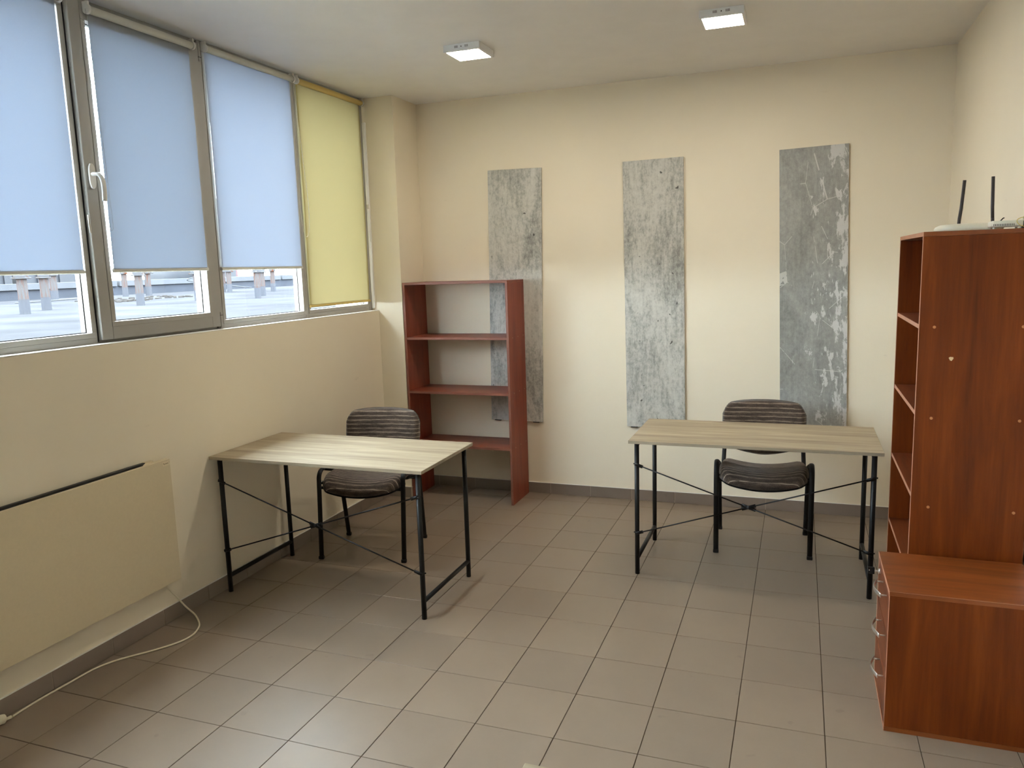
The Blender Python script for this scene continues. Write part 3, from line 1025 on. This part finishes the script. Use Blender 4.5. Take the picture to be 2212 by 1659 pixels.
MB().tube(smooth_path([(0.028, 0.03, 0.036), (0.005, -0.010, 0.040), (-0.018, -0.0172, 0.034), (-0.022, -0.0172, 0.024), (-0.012, -0.0172, 0.012), (0.010, -0.0172, 0.0035), (0.036, -0.012, 0.0018)], 8), 0.0013, n=6).build('loop', 'fibre', cab)
MB().tube(smooth_path([(0.035, 0.045, 0.002), (0.030, 0.040, 0.030), (0.012, 0.030, 0.044), (0.006, 0.028, 0.036), (0.008, 0.028, 0.0285)], 6), 0.0022, n=6).build('lead', 'cable', cab)

# ------------------------------------------------------------------ concrete-look wall panels


def panel(label, cx, zb, tilt, mat):
    t = thing('wall_panel', label, 'panel', (cx, YB - 0.001, zb), 0, 'concrete look panels on the back wall')
    t.rotation_euler = (0, tilt, 0)
    b = box('board', mat, t, -0.201, 0.201, -0.016, 0.0, 0, 1.808, 0.0008)
    for xx in (-0.15, 0.15):
        box('clip', 'black_p', t, xx - 0.024, xx + 0.024, -0.019, -0.001, -0.005, 0.0, 0.001)
    return t


M['con1'] = concrete_mat('concrete_print_a', 1.0, 'light')
M['con2'] = concrete_mat('concrete_print_b', 2.3, 'light')
M['con3'] = concrete_mat('concrete_print_c', 4.1, 'dark')
panel('concrete-look wall panel partly behind the red-brown bookcase', -0.852, 0.543, math.radians(1.05), 'con1')
panel('pale concrete-look wall panel in the middle of the back wall', 0.174, 0.538, math.radians(-0.55), 'con2')
panel('darker grey concrete-look wall panel with white flakes on the right', 1.192, 0.540, math.radians(-1.3), 'con3')

# ------------------------------------------------------------------ panel heater, its lead and plug
ht = thing('panel_heater', 'flat cream panel heater on the left wall under the windows', 'heater', (XL, -0.2, 0.205), 0)
hy0, hy1 = -0.60, 0.597
box('front_panel', 'heater', ht, 0.0265, 0.043, hy0, hy1, 0, 0.605, 0.0012)
box('rear_housing', 'black_p', ht, 0.006, 0.026, hy0 + 0.02, hy1 - 0.085, 0.03, 0.615, 0.001)
MB().box(0.003, 0.026, hy1 - 0.08, hy1 - 0.02, 0.10, 0.16).box(0.003, 0.026, hy1 - 0.08, hy1 - 0.02, 0.45, 0.51).build('wall_bracket', 'heater', ht)
box('top_lip', 'heater', ht, 0.016, 0.0262, hy1 - 0.083, hy1, 0.594, 0.606)
MB().prism([(hy1 - 0.150, 0.604), (hy1 - 0.083, 0.604), (hy1 - 0.088, 0.616), (hy1 - 0.128, 0.6165)], 0.004, 0.0262, 'x').build('torn_tape', 'label', ht)
lb = box('label_plate', 'label', ht, 0.0430, 0.0434, hy1 - 0.048, hy1 - 0.003, 0.577, 0.598)
pts = []
for k in range(60):
    a = k / 59
    pts.append((0.0436, hy1 - 0.043 + 0.031 * a, 0.5865 + 0.0032 * math.sin(a * 24) * (1.6 if a < 0.18 else 0.8)))
MB().tube(pts, 0.0007, n=4).build('script_mark', 'ink', lb)
MB().tube([(0.0434, hy1 - 0.007, 0.590), (0.0438, hy1 - 0.007, 0.590)], 0.0014, n=8).build('round_mark', 'ink', lb)

R_ = 0.0042
path = [(-1.752, 0.318, 0.26), (-1.752, 0.330, 0.190), (-1.742, 0.375, 0.115), (-1.722, 0.405, 0.055), (-1.672, 0.408, 0.018), (-1.611, 0.366, R_), (-1.572, 0.316, R_), (-1.548, 0.250, R_),
        (-1.556, 0.182, R_), (-1.603, 0.093, R_), (-1.671, 0.002, R_), (-1.711, -0.062, R_), (-1.734, -0.136, R_), (-1.738, -0.250, R_),
        (-1.742, -0.352, R_), (-1.740, -0.436, R_), (-1.732, -0.506, R_ + 0.001)]
hc = tag(MB().tube(smooth_path(path, 8), R_, n=10).build('power_lead', 'cable', None), 'white power lead running from the heater along the floor', 'cable')
pg = thing('power_plug', 'white power plug lying on the floor at the end of the heater lead', 'plug', (-1.7335, -0.545, 0), math.radians(-92))
MB().tube([(-0.034, 0, 0.0062), (-0.016, 0, 0.008), (0.0, 0, 0.011)], 0.0065, n=10).build('strain_relief', 'cable', pg)
MB().tube([(-0.004, 0, 0.014), (0.008, 0, 0.0185), (0.030, 0, 0.0195), (0.036, 0, 0.0195)], 0.0185, n=16).build('plug_body', 'cable', pg)
for sy in (-1, 1):
    MB().tube([(0.034, sy * 0.0095, 0.0195), (0.055, sy * 0.0095, 0.0195)], 0.0024, n=8).build('pin', 'chrome', pg)

# ------------------------------------------------------------------ outdoors


def gz(x, y):
    s_ = max(0.0, min(1.0, (-x - 7.4) / 3.4))
    return 1.30 + 0.05 * s_ * s_ * (3 - 2 * s_)


mb = MB()
nx, ny = 60, 40
xs = [-2.08 - 26 * (i / nx) ** 1.6 for i in range(nx + 1)]
ys = [-22 + 72 * j / ny for j in range(ny + 1)]
vs_ = [(x, y, gz(x, y) + random.uniform(-0.006, 0.006)) for x in xs for y in ys]
fs = [(i * (ny + 1) + j, i * (ny + 1) + j + 1, (i + 1) * (ny + 1) + j + 1, (i + 1) * (ny + 1) + j) for i in range(nx) for j in range(ny)]
mb.add(vs_, fs, True)
struct(mb.build('ground', 'ground', None), 'pale dusty yard outside the windows')

posts = [(-7.307, 4.067, 0.056), (-7.781, 4.731, 0.056), (-10.2, 6.85, 0.056), (-10.4, 5.85, 0.056), (-7.361, 5.815, 0.053), (-10.2, 8.80, 0.055), (-10.3, 8.36, 0.05),
         (-7.567, 7.140, 0.054), (-9.9, 10.45, 0.05), (-9.658, 10.344, 0.05), (-6.865, 7.657, 0.046), (-7.62, 8.76, 0.046), (-8.98, 10.838, 0.05)]
plabs = ['rusty post nearest the left picture edge in the front row outside', 'rusty post just right of the leftmost rusty post outside', 'grey post behind the two leftmost rusty posts outside',
         'grey post cut by the left picture edge outside the window', 'single rusty post in the left half of the sash view', 'grey post behind and right of the rusty post in the sash view',
         'grey post half hidden behind the rusty post in the sash view', 'orange rusty post at the right edge of the sash view', 'pale post at the far left of the third pane',
         'grey post with a wide cap at the left of the third pane', 'orange rusted post of the close pair in the third pane', 'grey post of the close pair in the third pane', 'thin grey post at the right of the third pane']
pm = MB().lathe([(0.0, 0.0), (1.0, 0.0), (1.0, 0.185), (1.02, 0.186), (1.02, 0.190), (0.96, 0.191), (0.96, 0.42), (0.0, 0.42)], n=16).mesh('shaft')
pm.materials.append(M['post'])
for (px, py, pr), pl in zip(posts, plabs):
    g0 = gz(px, py) - 0.02
    o = thing('steel_post', pl, 'post', (px, py, g0), random.uniform(0, 6), 'painted steel posts in the yard')
    s_ = link('shaft', pm, o)
    s_.scale = (pr, pr, 1)
    MB().box(-pr * 1.45, pr * 1.45, -pr * 1.45, pr * 1.45, 0.42, 0.44, 0.004).build('cap_plate', 'post', o)
    MB().box(-pr * 1.1, pr * 1.1, -pr * 1.1, pr * 1.1, 0.4405, 0.62, 0.004).build('head_block', 'post', o)
lw = thing('low_wall', 'low grey wall with a pale beam on top across the yard', 'wall', (-11.6, 12, gz(-11.6, 12) - 0.03), 0)
box('wall_face', 'kerb_d', lw, -0.30, 0.0, -26, 30, 0, 0.20)
y_ = -26.0
k = 0
while y_ < 30:
    box('beam', 'kerb', lw, -0.34, 0.05, y_ + 0.03, min(30, y_ + 2.6) - 0.03, 0.2005, 0.315, 0.006)
    y_ += 2.6
tk_ = thing('tank', 'dark rounded tank with a faded red rim beyond the low wall', 'tank', (-14.2, 14.3, 1.2), 0)
MB().tube([(-0.8, 0, 0.55), (0.8, 0, 0.55)], 0.74, n=40).build('drum', 'dark_out', tk_)
MB().tube([(0.80, 0, 0.55), (0.86, 0, 0.55)], 0.80, n=40).build('rim', 'red_out', tk_)
MB().tube([(0.861, 0, 0.55), (0.875, 0, 0.55)], 0.72, n=40).build('end_plate', 'dark_out', tk_)
for (yy, w_, lab_) in ((7.75, 0.40, 'dark steel crate seen between the two leftmost posts'), (9.15, 0.8, 'dark steel crate right of the leftmost posts in the first pane')):
    cr = thing('steel_crate', lab_, 'crate', (-13.2, yy, 1.30), 0, 'dark steel crates beyond the low wall')
    box('body', 'dark_out', cr, -0.4, 0.4, -w_, w_, 0, 0.72, 0.02)
    for q in (-0.6, 0.0, 0.6):
        box('rib', 'dark_out', cr, 0.4, 0.43, q * w_ - 0.03, q * w_ + 0.03, 0.02, 0.70)
tag(MB().tube(smooth_path([(-9.9, 10.2, 1.72), (-10.3, 9.9, 1.60), (-10.0, 10.7, 1.47), (-9.8, 11.2, 1.40)], 8), 0.010, n=6).build('loose_wire', 'kerb', None), 'pale loose wire hanging beside the orange rusty post', 'wire')
tag(MB().tube(smooth_path([(-10.0, 6.0, gz(-10, 6) + 0.01), (-9.7, 6.5, 1.37), (-9.6, 7.0, 1.40), (-10.3, 7.6, 1.50)], 8), 0.010, n=6).build('loose_wire', 'kerb', None), 'pale loose wire between the posts seen in the first pane', 'wire')
rb_ = MB()
for k in range(70):
    x, y = random.uniform(-9.6, -8.6), random.uniform(6.6, 8.4)
    s_ = random.uniform(0.01, 0.035)
    rb_.box(x - s_, x + s_ * 1.4, y - s_, y + s_, gz(x, y) - 0.01, gz(x, y) + s_ * 0.9, s_ * 0.2)
o = tag(rb_.build('rubble', 'rubble', None), 'scattered pale rubble on the yard ground', 'rubble')
o['kind'] = 'stuff'
